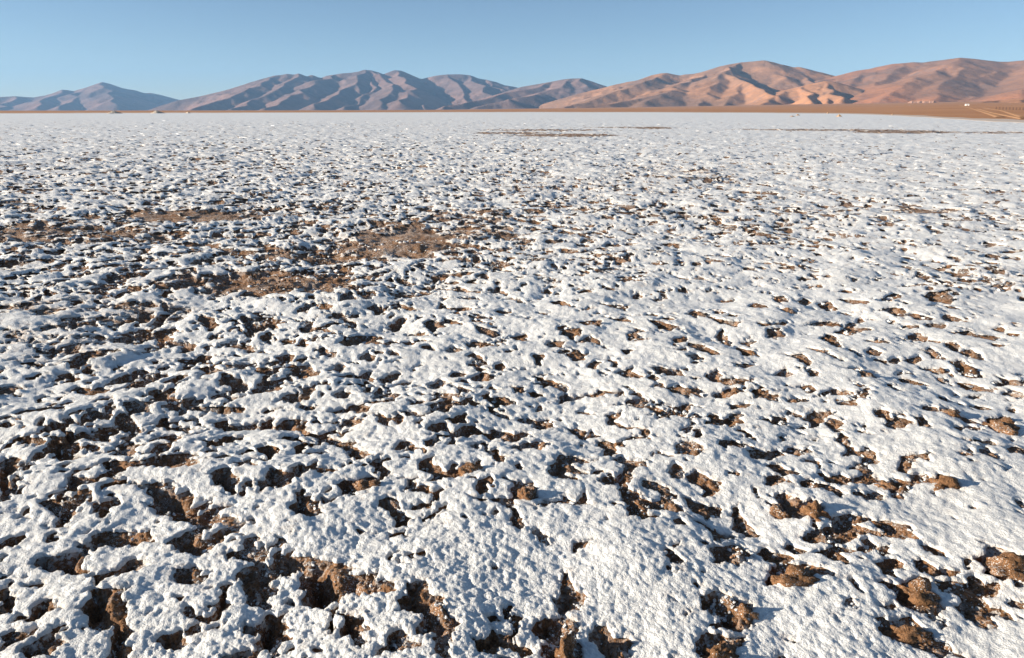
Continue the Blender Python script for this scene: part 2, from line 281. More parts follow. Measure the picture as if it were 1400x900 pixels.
((700, 400), """0,20 60,40 80,50 30,50;215,50 260,40 340,80 290,70;500,125 560,145 610,140 660,165 560,155;370,165 430,160 490,155 475,190 400,180;245,200 290,190 320,210 370,205 370,235 320,260 280,225;180,285 240,265 300,270 270,300 200,295;350,275 430,240 480,265 490,280 420,270;970,105 1000,95 1065,120 1050,140 1010,135
1070,140 1130,155 1260,170 1220,185 1150,170;750,160 820,170 910,190 860,205 800,190;635,235 665,220 695,240 660,255;1100,85 1140,100 1170,110 1130,125;0,235 70,220 75,260 20,260;875,260 950,245 950,275 900,275;960,285 1040,295 1150,350 1080,345 1010,325;1120,220 1150,195 1170,240 1200,270 1190,285 1140,250;1230,290 1290,310 1340,340 1260,345
1265,265 1340,255 1300,270 1295,290;300,335 350,310 400,330 415,320 390,370 350,375;120,340 170,340 150,390 125,385;115,440 160,445 205,480 175,505 160,475;420,390 450,375 495,380 470,395 440,420;525,365 575,385 555,410;570,440 620,430 720,460 680,470 610,465;770,420 800,410 850,425 920,425 935,455 870,455 800,440;945,360 1000,350 1050,370 990,375
1070,450 1120,425 1155,470 1100,480;1110,490 1200,480 1280,490 1270,510 1180,515;1210,400 1270,390 1330,400 1270,415;1100,550 1180,530 1260,545 1150,565;1290,550 1340,540 1400,555 1400,580 1340,570;245,545 290,525 340,540 390,535 330,560 260,575;0,510 60,510 60,535 20,545;80,535 120,525 165,540 130,560;550,535 610,530 605,550;610,510 640,505 665,525
750,520 820,500 830,520;850,525 910,505 970,545 960,560 900,540;640,575 690,570 730,600 640,600;485,60 550,65 540,80;575,75 640,60 620,90;1140,20 1220,15 1180,30;1300,70 1340,55 1380,65 1330,80;770,20 840,10 790,30;890,330 950,315 945,340;970,465 1040,470 1000,480"""),
((1050, 400), """30,15 90,15 100,45 60,45;165,40 200,25 235,40 200,55;275,45 330,35 380,65 340,75;380,25 450,30 550,45 540,60 450,45;70,85 110,85 160,110 120,110;570,40 640,40 690,10 725,20 660,50;860,20 880,5 950,10 1040,40 970,55 900,40;970,70 1010,75 1050,95 990,90;630,85 700,80 745,100 740,130 700,130 660,110
750,125 800,120 900,145 820,150;950,145 980,125 1090,155 1000,155;870,170 970,170 960,190 900,185;215,170 280,155 340,150 400,175 340,180;370,215 430,190 450,150 475,160 465,190 560,195 500,200 440,230;0,205 60,200 90,230 40,250 0,240;285,250 320,220 370,240 400,300 380,315 330,290;765,230 820,218 860,240 850,260 800,250;870,255 940,270 930,280
1040,220 1090,205 1130,230 1080,235;1130,240 1190,230 1270,240 1210,265;1230,200 1270,195 1290,215;1300,225 1380,235 1340,245;960,285 1010,275 1045,300 1020,320;850,320 890,308 950,355 910,350;1060,330 1110,315 1180,365 1110,355;540,330 570,315 620,330 580,345;580,365 650,370 710,350 700,375 640,380;750,365 830,340 835,360 790,375
1015,375 1060,370 1120,400 1170,440 1110,445 1040,410;860,400 930,400 990,415 920,420;95,345 130,360 180,355 230,400 220,415 180,400;200,430 260,450 270,470 240,470;50,455 90,415 125,445 90,465;440,430 500,425 570,455 580,475 510,470;695,440 760,425 790,430 730,440;700,460 760,460 870,490 800,495;1040,460 1100,470 1180,490 1200,510 1090,510
1250,440 1300,455 1400,480 1380,500 1300,480;1300,535 1350,520 1400,540 1390,560;180,520 230,510 260,540 220,545;115,580 160,570 230,585 200,600 120,600;240,580 290,555 370,535 400,560 300,570;400,560 440,550 480,575 550,545 540,585 480,590;0,560 50,560 60,590 0,590;210,320 260,330 330,365 400,390 300,350;450,325 480,345 500,360 460,345
1230,290 1285,300 1250,308;1100,540 1190,535 1130,550;930,440 980,455 960,470"""),
]
# ------------------------------------------------------------------ the salt flat
_edge_px = [(-700, 155.5), (0, 155.5), (450, 154.2), (700, 153.6), (900, 153.9), (1000, 154.4), (1100, 155.2), (1150, 155.8),
            (1200, 157.2), (1250, 160.0), (1300, 163.0), (1350, 166), (1400, 168), (1800, 176)]
_eaz = np.array([float(px_az(p, q)) for p, q in _edge_px])
_er = np.array([math.hypot(*[float(v) for v in px_ground(p, q)]) for p, q in _edge_px])
def salt_edge(az, r=None):
    """how far the salt reaches in each direction"""
    az = np.asarray(az, float)
    r = np.exp(np.interp(az, _eaz, np.log(_er), left=math.log(380), right=math.log(70)))
    return r * (1 + 0.05 * perlin(az * 14, az * 0, 3) + 0.03 * perlin(az * 60, az * 0, 4))

# ---- materials
def salt_material():
    M = Mat("salt", 0.55, 0.35)
    big = M.noise(1.3, 4)
    fine = M.noise(140, 4, 0.65)
    c = M.ramp(big, [(0.3, (0.82, 0.80, 0.76)), (0.7, (0.90, 0.88, 0.84))])
    dust = M.noise(5.5, 5, 0.7)
    c = M.mix(M.ramp(dust, [(0.62, 0.0), (0.80, 0.30)]), c, (0.62, 0.53, 0.44))
    c = M.mix(M.at("stain"), c, (0.42, 0.29, 0.20))
    M.color(c)
    v = M.voro(150)
    M.bump(M.noise(38, 6, 0.72), 0.014, 0.9)
    h = M.math('ADD', M.math('MULTIPLY', v, -1.0), M.math('MULTIPLY', fine, 1.2))
    M.bump(h, 0.003, 0.75)
    M.b.inputs["Subsurface Weight"].default_value = 0.25
    M.b.inputs["Subsurface Radius"].default_value = (1.0, 0.95, 0.9)
    M.b.inputs["Subsurface Scale"].default_value = 0.005
    return M.m
def soil_material():
    M = Mat("brown_earth", 0.9, 0.15)
    a = M.noise(9, 5, 0.65); b = M.noise(120, 4, 0.7)
    c = M.ramp(a, [(0.3, (0.20, 0.105, 0.048)), (0.5, (0.32, 0.162, 0.078)), (0.72, (0.42, 0.225, 0.118))])
    c = M.mix(M.ramp(b, [(0.38, 0.75), (0.56, 0.0)]), c, (0.08, 0.045, 0.024))
    cr = M.math('ADD', M.noise(190, 3, 0.6), M.math('MULTIPLY', M.noise(6.5, 3), 0.55))
    c = M.mix(M.ramp(cr, [(0.915, 0.0), (0.95, 0.8)]), c, (0.80, 0.78, 0.75))
    sp = M.math('ADD', M.noise(55, 3, 0.6), M.math('MULTIPLY', M.noise(3.0, 3), 0.5))
    c = M.mix(M.math('MULTIPLY', M.at('powder'), M.ramp(sp, [(0.74, 0.0), (0.84, 0.75)])), c, (0.70, 0.66, 0.61))
    M.color(c)
    M.bump(M.math('ADD', b, M.math('MULTIPLY', M.noise(45, 4), 1.6)), 0.010, 1.0)
    return M.m
SALT = salt_material()
EARTH = soil_material()

# ---- the bare patches, surveyed: centre, half width, half height (photo pixels), strength
BARE = [(530, 330, 82, 19, 1.25), (440, 346, 60, 11, 0.5), (650, 322, 60, 12, 0.5), (265, 294, 80, 7, 0.95), (60, 318, 120, 14, 0.45), (330, 388, 110, 14, 0.6),
        (120, 420, 120, 14, 0.65), (60, 470, 90, 24, 0.4), (640, 297, 60, 8, 0.5), (560, 410, 60, 8, 0.2),
        (775, 185, 62, 1.6, 1.5), (700, 182, 45, 1.3, 1.1), (745, 178, 75, 1.1, 0.9), (893, 175, 26, 1.2, 1.3), (860, 174.3, 60, .6, 0.9),
        (1235, 180.5, 62, 1.7, 1.6), (1150, 178, 90, 0.9, 1.2), (1360, 181.5, 50, 1.4, 0.8), (1060, 177, 60, 0.5, 1.0),
        (930, 240, 85, 14, 0.20), (960, 235, 30, 2.5, 0.5), (1262, 288, 50, 3.5, 0.6), (1240, 282, 20, 3, 0.6), (800, 255, 120, 10, 0.12), (1040, 300, 200, 20, 0.1)]

DTH = 0.0021
def ground_rows(r0, r1):
    out = [r0]
    while out[-1] < r1:
        r = out[-1]
        k = float(np.interp(r, [1, 2, 4, 8, 16, 40, 90, 160], [1.15, 1.2, 1.6, 2.5, 3.4, 4.6, 5.5, 6.5]))
        out.append(r * (1 + DTH * k))
    return np.array(out)
rows = ground_rows(0.80, 160.0)
half = [0.0]                                       # fine columns ahead, wider ones to the sides
while half[-1] < 1.48:
    half.append(half[-1] + DTH * float(np.interp(half[-1], [0.0, 0.82, 0.95, 1.48], [1, 1, 3.0, 6.0])))
half = np.array(half)
azs = np.concatenate([-half[:0:-1], half])
dazs = np.gradient(azs)
NR, NA = len(rows), len(azs)
R = np.repeat(rows[:, None], NA, 1).astype(F)
A = np.repeat(azs[None, :], NR, 0).astype(F)
X = R * np.sin(A); Y = R * np.cos(A)
PXU, PXV = ground_px(X, Y)
cell = R * dazs[None, :].astype(F)

# how rough the ground is: ragged and humped on the left, smoother on the right
rough = 0.5 + 0.5 * sstep(1.6, -1.8, X / np.maximum(R, 1) * 4 + 0.5 * perlin(X / 3.1, Y / 3.1, 91))
rough = np.where(Y > 9, rough * 0.8 + 0.2, rough)

# base swell of the crust
wx = X + 0.06 * perlin(X / 0.35, Y / 0.35, 61); wy = Y + 0.06 * perlin(X / 0.35, Y / 0.35, 62)
base = (0.028 * perlin(wx / 1.7, wy / 1.7, 11) + (0.034 + 0.004 * rough) * perlin(wx / 0.62, wy / 0.62, 12)
        + (0.009 + 0.004 * rough) * perlin(wx / 0.27, wy / 0.27, 13) + 0.003 * perlin(wx / 0.12, wy / 0.12, 14))

# ---- signed distance to the nearest hole edge (metres, positive on salt)
bare = np.zeros_like(R)
for cx, cy, hw, hh, st in BARE:
    q = ((PXU - cx) / (hw * 1.15)) ** 2 + ((PXV - cy) / (hh * 1.15)) ** 2
    bare = np.maximum(bare, st * np.exp(-q * q))
bare = bare * np.clip(0.80 + 0.7 * fbm(X / 0.9, Y / 0.9, 95, 3) + 0.30 * perlin(X / 0.2, Y / 0.2, 98), 0.25, 1.3)
ex = X + 0.009 * perlin(X / 0.07, Y / 0.07, 21) + 0.006 * perlin(X / 0.03, Y / 0.03, 23) + 0.003 * perlin(X / 0.013, Y / 0.013, 25)
ey = Y + 0.009 * perlin(X / 0.07, Y / 0.07, 22) + 0.006 * perlin(X / 0.03, Y / 0.03, 24) + 0.003 * perlin(X / 0.013, Y / 0.013, 26)
wx = X + 0.10 * perlin(X / 0.4, Y / 0.4, 31) + 0.03 * perlin(X / 0.09, Y / 0.09, 33)
wy = Y + 0.10 * perlin(X / 0.4, Y / 0.4, 32) + 0.03 * perlin(X / 0.09, Y / 0.09, 34)
field = 0.50 * perlin(wx / 0.27, wy / 0.22, 41) + 0.50 * perlin(wx / 0.12, wy / 0.12, 42) + (0.28 + 0.10 * rough) * perlin(wx / 0.06, wy / 0.06, 44) + (0.10 + 0.16 * rough) * perlin(X / 0.034, Y / 0.034, 45) + 0.22 * perlin(wx / 1.4, wy / 1.4, 43)
thr = 0.24 - 0.16 * (rough - 0.5) * 2
thr = thr + 0.10 * sstep(8, 20, R) * (1 - 0.6 * rough) + 0.16 * sstep(22, 60, R) + 0.30 * sstep(70, 140, R)
traced_zone = sstep(396, 408, PXV)
thr = thr + traced_zone * (0.27 - 0.06 * rough) + 0.17 * traced_zone * rough * sstep(4.2, 2.6, R)
thr = thr - 0.09 * rough * sstep(2.8, 4.2, R) * sstep(45, 20, R)
thr = thr - 0.85 * bare * (1 - 0.55 * traced_zone)
m = (thr - field) * 0.11

def poly_sdf(poly, x, y):
    """signed distance, positive outside"""
    d2 = np.full(x.shape, 1e9, F); inside = np.zeros(x.shape, bool)
    n = len(poly)
    for i in range(n):
        ax, ay = poly[i]; bx, by = poly[(i + 1) % n]
        vx, vy = bx - ax, by - ay
        t = np.clip(((x - ax) * vx + (y - ay) * vy) / max(vx * vx + vy * vy, 1e-12), 0, 1)
        d2 = np.minimum(d2, (x - ax - t * vx) ** 2 + (y - ay - t * vy) ** 2)
        if ay != by:
            c = ((ay > y) != (by > y)) & (x < (bx - ax) * (y - ay) / (by - ay) + ax)
            inside ^= c
    d = np.sqrt(d2)
    return np.where(inside, -d, d)

traced = np.full(R.shape, 0.2, F)
hole_list = []
for (ox, oy), txt in HOLES:
    for s in txt.replace("\n", ";").split(";"):
        pts = [tuple(float(v) for v in p.split(",")) for p in s.split()]
        if len(pts) < 3: continue
        gx, gy = px_ground([ox + p[0] / 4 for p in pts], [oy + p[1] / 4 for p in pts], 0.0)
        poly = list(zip(gx, gy)); hole_list.append(poly)
        pr = np.hypot(gx, gy); pa = np.arctan2(gx, gy); mg = 0.10
        i0, i1 = np.searchsorted(rows, [pr.min() - mg, pr.max() + mg]); am = mg / pr.min()
        j0, j1 = np.searchsorted(azs, [pa.min() - am, pa.max() + am])
        if i1 <= i0 or j1 <= j0: continue
        sl = (slice(i0, i1), slice(j0, j1))
        traced[sl] = np.minimum(traced[sl], poly_sdf(poly, ex[sl], ey[sl]))
traced = traced - 0.006 + 0.0082 * rough - 0.0032 * np.clip(R - 2.2, 0, 4)
m = np.minimum(m, traced)
# crumbly knobs of salt at every size the eye can still resolve: they roughen the outline and the top
knob_h = np.zeros(R.shape, F); knob_m = np.zeros(R.shape, F)
for q, sz in enumerate((0.0078, 0.0125, 0.020, 0.033, 0.055, 0.090, 0.15, 0.24)):
    c_hi = sz / 2.0                                     # finest rows that resolve it
    i1 = int(np.searchsorted(rows * DTH, c_hi))
    i0 = int(np.searchsorted(rows * DTH, sz / 26))
    if i1 - i0 < 4: continue
    sl = slice(i0, i1); xs, ys, cs, ro = X[sl], Y[sl], cell[sl], rough[sl]
    k = knobs(xs / sz + 0.25 * perlin(xs / sz / 1.7, ys / sz / 1.7, 5 + q), ys / sz, 70 + q) - 0.44
    w = 1 - sstep(sz / 3.0, sz / 2.0, cs)
    near = sstep(sz / 26, sz / 11, cs)                  # big knobs give way to fine grain close by
    big = np.clip(near + 0.35 * ro * (sz < 0.06), 0, 1) if sz > 0.015 else 1.0
    knob_h[sl] += (1 + (0.25 * ro if 0.01 < sz < 0.04 else 0)) * w * big * k * sz * (0.25 if sz < 0.015 else 0.15 if sz < 0.03 else 0.10 if sz < 0.08 else 0.065)
    knob_m[sl] += w * k * min(sz, 0.050) * (0.26 if sz < 0.03 else 0.33) * (0.55 + 0.65 * ro) * (1.0 if sz < 0.03 else near)
f1 = 1 - sstep(0.008, 0.02, cell); f2 = 1 - sstep(0.004, 0.011, cell)
m = m + knob_m
# slivers of salt too thin to stand are broken away
wid = m.copy()
for ax in (0, 1):
    s_ = wid.copy()
    for k in range(1, 4):
        for d in (-k, k): s_ = np.maximum(s_, np.roll(wid, d, ax))
    wid = s_
m = np.where((wid < 0.009) & (R < 7), np.minimum(m, -0.002), m)
m = np.minimum(m, (salt_edge(A) - R) * 0.2)
m = m.astype(F)

# ---- relief
chunk = 0.6 + 0.4 * rough
top = base + knob_h * (0.55 + 0.45 * np.maximum(rough, sstep(0.06, 0.0, m))) + 0.003 * perlin(X / 0.045, Y / 0.045, 75)
lip_w = np.maximum(0.007 + 0.004 * rough, 1.2 * cell)
tt = np.clip(m / lip_w, 0, 1)
lip = (0.006 + 0.005 * rough)
crust_z = top - lip * (1 - np.sqrt(np.maximum(1 - (1 - tt) ** 2, 0)))

ins = -(m - 0.011)
dvar = 0.55 + 0.9 * np.clip(0.5 + perlin(X / 0.5, Y / 0.5, 81), 0, 1)
blur = np.clip(np.gradient(np.clip(m, -0.08, 0.03), axis=1) / cell * 1.3, -1, 1)
for ax in (1, 0, 1, 0):
    acc = blur.copy()
    for k in (1, 2, 3): acc += np.roll(blur, k, ax) + np.roll(blur, -k, ax)
    blur = acc / 7
side = blur                                    # +1 by the right wall of a hollow, -1 by the left one
depth = (0.014 + 0.038 * rough * rough) * dvar * (1 - 0.75 * np.clip(bare, 0, 1))
dep = depth * (0.55 * sstep(0, 0.022, ins) + 0.45 * sstep(0.01, 0.075, ins))
dep = dep * (1 - 0.72 * side * sstep(0.0, 0.02, ins))
bulge = (1 - 0.55 * rough) * (0.016 + 0.006 * sstep(2.5, 5, R)) * sstep(0.002, 0.045, ins) * np.clip(0.45 + side + 0.6 * perlin(X / 0.12, Y / 0.12, 57), -0.4, 1.5)
dep = np.where(ins > 0, dep, 0) - bulge
lumps = 0.022 * perlin(X / 0.10, Y / 0.10, 51) + 0.016 * (knobs(X / 0.05, Y / 0.05, 52) - 0.45) + f1 * 0.008 * (knobs(X / 0.022, Y / 0.022, 53) - 0.45) + f1 * 0.006 * perlin(X / 0.013, Y / 0.013, 54)
soil_z = base - 0.007 - 0.004 * rough - dep + lumps * sstep(0.0, 0.035, ins) * (1 - 0.5 * np.clip(bare, 0, 1))

def cut_sheet(name, keep, co, extra=None):
    """grid faces where keep is true, unused points dropped"""
    ii, jj = np.nonzero(keep)
    a = ii * NA + jj
    faces = np.stack([a, a + 1, a + NA + 1, a + NA], 1)[:, ::-1]
    used = np.zeros(NR * NA, bool); used[faces.ravel()] = True
    idx = np.cumsum(used) - 1
    me = mesh_from(name, co.reshape(-1, 3)[used], idx[faces])
    for k, v in (extra or {}).items(): attr(me, k, v.ravel()[used])
    return me

pos = m > 0
anyp = pos[:-1, :-1] | pos[1:, :-1] | pos[:-1, 1:] | pos[1:, 1:]
# pull the outer points of edge faces onto the hole outline
gi, gj = np.gradient(m)
g2 = gi * gi + gj * gj + 1e-12
fac = np.where(pos, 0, -m / g2)
di = np.clip(fac * gi, -1, 1); dj = np.clip(fac * gj, -1, 1)
ri = np.interp(np.arange(NR)[:, None] + di, np.arange(NR), rows)
aj = A + dj * dazs[None, :]
cx_, cy_ = ri * np.sin(aj), ri * np.cos(aj)
edge_n = np.clip(0.5 + 1.1 * fbm(X / 0.06, Y / 0.06, 97, 3), 0, 1)
stain = np.clip(0.34 * edge_n * (1 - sstep(0.0, 0.028, m)) + 0.9 * (1 - np.clip(m / 0.05, 0, 1)) * np.clip(bare, 0, 1), 0, 1)
crust_co = np.stack([np.where(pos, X, cx_), np.where(pos, Y, cy_), crust_z], -1)
me = cut_sheet("salt_crust", anyp, crust_co, {"stain": stain})
link("salt_crust", me, SALT, kind="structure", label="white knobbly salt crust with ragged holes covering the flat")
under = m < 0.013 + 1.5 * cell
under = under[:-1, :-1] | under[1:, 1:]
me = cut_sheet("ground", under, np.stack([X, Y, soil_z], -1), {"powder": np.clip(0.22 + 0.35 * bare + 1.5 * edge_n * edge_n * sstep(-0.035, 0.0, m), 0, 1.3)})
link("ground", me, EARTH, kind="structure", label="brown earth showing in the hollows of the salt crust")
def ground_height(x, y):
    r = math.hypot(x, y); a = math.atan2(x, y)
    i = int(np.clip(np.searchsorted(rows, r), 0, NR - 1)); j = int(np.clip(np.searchsorted(azs, a), 0, NA - 1))
    return float(soil_z[i, j]), float(top[i, j])

# ---- loose crumbs of salt and brown grit lying in the hollows
def scatter(name, mat, n, smin, smax, seed, weight, label, zoff):
    rng = np.random.RandomState(seed)
    w = np.maximum(weight, 0) * R * R; w = (w / w.sum()).ravel()
    pick = rng.choice(w.size, n, p=w.astype(np.float64) / w.astype(np.float64).sum())
    i, j = np.divmod(pick, NA)
    px = X[i, j] + rng.uniform(-1, 1, n) * cell[i, j]; py = Y[i, j] + rng.uniform(-1, 1, n) * cell[i, j]
    s = smin * (smax / smin) ** (rng.rand(n) ** 1.8) * np.clip(R[i, j] / 3.0, 0.75, 2.0)
    t = (1 + 5 ** 0.5) / 2
    v = np.array([(-1, t, 0), (1, t, 0), (-1, -t, 0), (1, -t, 0), (0, -1, t), (0, 1, t), (0, -1, -t), (0, 1, -t), (t, 0, -1), (t, 0, 1), (-t, 0, -1), (-t, 0, 1)]) / math.hypot(1, t)
    f = np.array([(0, 11, 5), (0, 5, 1), (0, 1, 7), (0, 7, 10), (0, 10, 11), (1, 5, 9), (5, 11, 4), (11, 10, 2), (10, 7, 6), (7, 1, 8), (3, 9, 4), (3, 4, 2), (3, 2, 6), (3, 6, 8), (3, 8, 9), (4, 9, 5), (2, 4, 11), (6, 2, 10), (8, 6, 7), (9, 8, 1)])
    a = rng.rand(n) * 6.28
    pts = v[None] * (1 + 0.35 * rng.randn(n, 12, 1)) * rng.uniform(0.6, 1.2, (n, 1, 3)) * np.array([1, 1, 0.75])
    x_ = pts[..., 0] * np.cos(a)[:, None] - pts[..., 1] * np.sin(a)[:, None]; y_ = pts[..., 0] * np.sin(a)[:, None] + pts[..., 1] * np.cos(a)[:, None]
    co = np.stack([px[:, None] + x_ * s[:, None], py[:, None] + y_ * s[:, None], soil_z[i, j][:, None] + (pts[..., 2] + zoff) * s[:, None]], -1)
    fs = (f[None] + 12 * np.arange(n)[:, None, None]).reshape(-1, 3)
    me = mesh_from(name, co.reshape(-1, 3), fs, smooth=False)
    if mat is EARTH: attr(me, "powder", np.full(len(me.vertices), 0.2))
    link(name, me, mat, kind="stuff", label=label)
inhole = (ins > 0.012) & (R < 9) & (np.abs(A) < 0.85)
clump = np.clip(0.35 + 1.3 * perlin(X / 0.13, Y / 0.13, 101), 0, 1)
scatter("salt_crumbs", SALT, 5200, 0.0022, 0.0115, 7, inhole * clump ** 2 / R ** 2, "loose white salt crumbs lying in the hollows", 0.35)
scatter("earth_grit", EARTH, 6500, 0.0025, 0.0120, 9, inhole * (1.1 - clump) / R ** 2, "loose brown grit lying in the hollows", 0.25)

# ---- salt beyond the detailed crust, all the way round and out to the shore
saz = np.radians(np.concatenate([np.arange(-180, -54, 3.0), np.arange(-54, 54, 0.25), np.arange(54, 180.1, 3.0)]))
srow = np.linspace(0, 1, 110)
e = salt_edge(saz)
e = np.where(np.abs(saz) > 1.2, 300, e)
r0 = 0.4
SR = r0 * (np.maximum(e, 75)[None, :] / r0) ** srow[:, None]
SA = np.repeat(saz[None, :], len(srow), 0)
sx, sy = SR * np.sin(SA), SR * np.cos(SA)
hide = (1 - sstep(1.40, 1.47, np.abs(SA))) * (1 - sstep(150, 159, SR)) * sstep(0.80, 0.95, SR)
sz = -0.30 * hide + (1 - hide) * (0.02 * perlin(sx / 0.7, sy / 0.7, 7) - 0.01)
n1, n2 = SR.shape
a = (np.arange(n1 - 1)[:, None] * n2 + np.arange(n2 - 1)[None, :]).ravel()
me = mesh_from("salt_flat", np.stack([sx, sy, sz], -1).reshape(-1, 3), np.stack([a, a + n2, a + n2 + 1, a + 1], 1))
link("salt_flat", me, SALT, kind="structure", label="smooth white salt reaching to the far shore")

# ------------------------------------------------------------------ the brown plain beyond, rising to the right as a gravel fan
_fan_px = np.array([-700, 0, 450, 600, 700, 900, 1000, 1100, 1200, 1300, 1400, 1800])
_fan_up = np.array([0.2, 0.2, 0.6, 1.2, 2.4, 4.6, 5.8, 6.9, 7.6, 8.2, 8.6, 9.5])
_faz = px_az(_fan_px)
def plain_z(az, r):
    up = np.interp(az, _faz, _fan_up) / FPX
    d = np.maximum(r - salt_edge(az), 0)
    return up / 0.68 * d * d / (d + 1500) * np.where(r > 7000, 7000 / r, 1) ** 0.6 + 0.02 * np.minimum(d, 1)
paz = np.radians(np.concatenate([np.arange(-180, -54, 3.0), np.arange(-54, 54, 0.2), np.arange(54, 180.1, 3.0)]))
pe = np.where(np.abs(paz) > 1.2, 300, salt_edge(paz)) * 0.985
prow = np.concatenate([np.linspace(0, 0.25, 50), np.linspace(0.25, 1, 90)[1:]])
PR = pe[None, :] * (28000 / pe[None, :]) ** prow[:, None]
PA = np.repeat(paz[None, :], len(prow), 0)
pz = plain_z(PA, PR)
pz[0] -= 0.4
n1, n2 = PR.shape
a = (np.arange(n1 - 1)[:, None] * n2 + np.arange(n2 - 1)[None, :]).ravel()
me = mesh_from("plain", np.stack([PR * np.sin(PA), PR * np.cos(PA), pz], -1).reshape(-1, 3), np.stack([a, a + n2, a + n2 + 1, a + 1], 1))
dist_e = PR - salt_edge(PA)
attr(me, "salty", (1 - sstep(0.0, 0.9, dist_e / (0.75 * salt_edge(PA)))).ravel())
M = Mat("plain_gravel", 0.95, 0.1)
c = M.ramp(M.noise(0.004, 5, 0.6), [(0.3, (0.41, 0.185, 0.085)), (0.7, (0.51, 0.245, 0.115))])
c = M.mix(M.ramp(M.noise(0.02, 4, 0.6, stretch=(0.25, 1, 1)), [(0.35, 0.0), (0.75, 0.6)]), c, (0.60, 0.345, 0.20))
sal = M.math('ADD', M.math('MULTIPLY', M.at("salty"), 0.62), M.math('MULTIPLY', M.noise(0.035, 4, 0.6, stretch=(0.12, 1.6, 1)), 0.9))
c = M.mix(M.ramp(sal, [(0.80, 0.0), (0.93, 0.75)]), c, (0.66, 0.60, 0.53))
M.color(c)
link("plain", me, M.m, kind="structure", label="brown gravel plain between the salt and the mountains")
# ------------------------------------------------------------------ mountains, each massif built from its surveyed ridges
def mountain_material(name, cols, patch, pfac, stripe=None):
    M = Mat(name, 0.95, 0.05)
    a = M.noise(0.0011, 6, 0.62)
    c = M.ramp(a, list(zip((0.30, 0.48, 0.68), cols)))
    b = M.noise(0.00055, 5, 0.6)
    c = M.mix(M.ramp(b, [(0.47, 0.0), (0.62, pfac)]), c, patch)
    d = M.noise(0.006, 5, 0.7)
    c = M.mix(M.ramp(d, [(0.40, 0.35), (0.60, 0.0)]), c, (0.15, 0.10, 0.08))
    if stripe: c = M.mix(M.ramp(M.noise(0.0022, 4, 0.7), [(0.60, 0.0), (0.72, 0.7)]), c, stripe)
    M.color(c)
    M.bump(M.math('ADD', d, M.noise(0.02, 4, 0.6)), 14.0, 0.55)
    return M.m
def massif(name, label, ridges, az_px, d_rng, mat, slope=0.42, gully=60.0, seed=1, foot=-6.0, step=0.062, nd=170, lam=700.0, branch=0.3, soft=1):
    az0, az1 = [float(px_az(p)) for p in az_px]
    az = np.arange(az0, az1, math.radians(step * 1.2))
    D = np.linspace(d_rng[0], d_rng[1], int(nd * 0.85))
    AA, DD = np.meshgrid(az, D)
    x, y = (DD * np.sin(AA)), (DD * np.cos(AA))
    best = np.full(x.shape, -1e9); dist = np.full(x.shape, 1e9)
    sl = slope * (1 + 0.30 * fbm(x / 2600, y / 2600, seed + 40, 2))
    rnd = np.random.RandomState(seed)
    lines = []
    for rg in ridges:
        slp = None
        if isinstance(rg[-1], float): rg, slp = rg[:-1], rg[-1]
        crest = abs(rg[0][2] - rg[-1][2]) < 1
        pts = [px_at(*p) for p in rg]
        if not crest:                                     # spurs wander and throw side branches
            fine = []
            for p, q in zip(pts[:-1], pts[1:]):
                for t in (0.0, 0.34, 0.67):
                    L = math.hypot(q[0] - p[0], q[1] - p[1])
                    j = 0.06 * L if (t or fine) else 0.0
                    fine.append(tuple(p[k] + (q[k] - p[k]) * t + (rnd.randn() * j if k < 2 else rnd.randn() * 0.08 * j) for k in range(3)))
            fine.append(pts[-1])
            for i in range(2, len(fine) - 1):
                if fine[i][2] < 60 or rnd.rand() > branch: continue
                dx, dy = fine[i + 1][0] - fine[i - 1][0], fine[i + 1][1] - fine[i - 1][1]
                n = math.hypot(dx, dy) or 1.0; dx /= n; dy /= n
                sgn = 1 if i % 2 else -1
                br = [fine[i]]; L = fine[i][2] * rnd.uniform(0.5, 0.95); ang = sgn * rnd.uniform(0.5, 0.95)
                for k in (1, 2, 3):
                    ca, sa = math.cos(ang * (1 - 0.2 * k)), math.sin(ang * (1 - 0.2 * k))
                    br.append((br[-1][0] + (dx * ca - dy * sa) * L / 2, br[-1][1] + (dx * sa + dy * ca) * L / 2, br[-1][2] - L / 2 * rnd.uniform(0.28, 0.42)))
                lines.append((br, slp))
            pts = fine
        lines.append((pts, slp))
    for pts, slp in lines:
        for (ax, ay, ah), (bx, by, bh) in zip(pts[:-1], pts[1:]):
            vx, vy = bx - ax, by - ay
            t = np.clip(((x - ax) * vx + (y - ay) * vy) / max(vx * vx + vy * vy, 1e-6), 0, 1)
            d = np.hypot(x - ax - t * vx, y - ay - t * vy)
            h = ah + t * (bh - ah)
            val = h - sl * ((slp / slope) if slp else 1.0) * d * (1 - 0.22 * np.clip(d / 3000, 0, 1))
            best = np.maximum(best, val)
            dist = np.minimum(dist, d)
    w = np.clip(dist / 350.0, 0, 1)
    wx = x + 160 * fbm(x / 900, y / 900, seed + 7, 2); wy = y + 160 * fbm(x / 900, y / 900, seed + 8, 2)
    g = ridged(wx / lam, wy / lam, seed, 4)
    relief = np.clip(best / 250.0, 0.0, 1.0)
    z = best + gully * w * relief * (g - 0.45) * 2 + 10 * w * relief * fbm(x / 180, y / 180, seed + 3, 3)
    k = 25.0
    pz_ = plain_z(AA, DD)
    rel = z - pz_
    z = np.where(rel > 0, pz_ + rel + 0.0, rel * 0.4 + pz_)
    z = np.maximum(z, -25.0)
    n1, n2 = x.shape
    for k_ in range(soft):
        zp = np.pad(z, 1, mode='edge')
        z = (zp[:-2, 1:-1] + zp[2:, 1:-1] + zp[1:-1, :-2] + zp[1:-1, 2:] + 4 * zp[1:-1, 1:-1]) / 8
    z = z - 6.0
    a = (np.arange(n1 - 1)[:, None] * n2 + np.arange(n2 - 1)[None, :]).ravel()
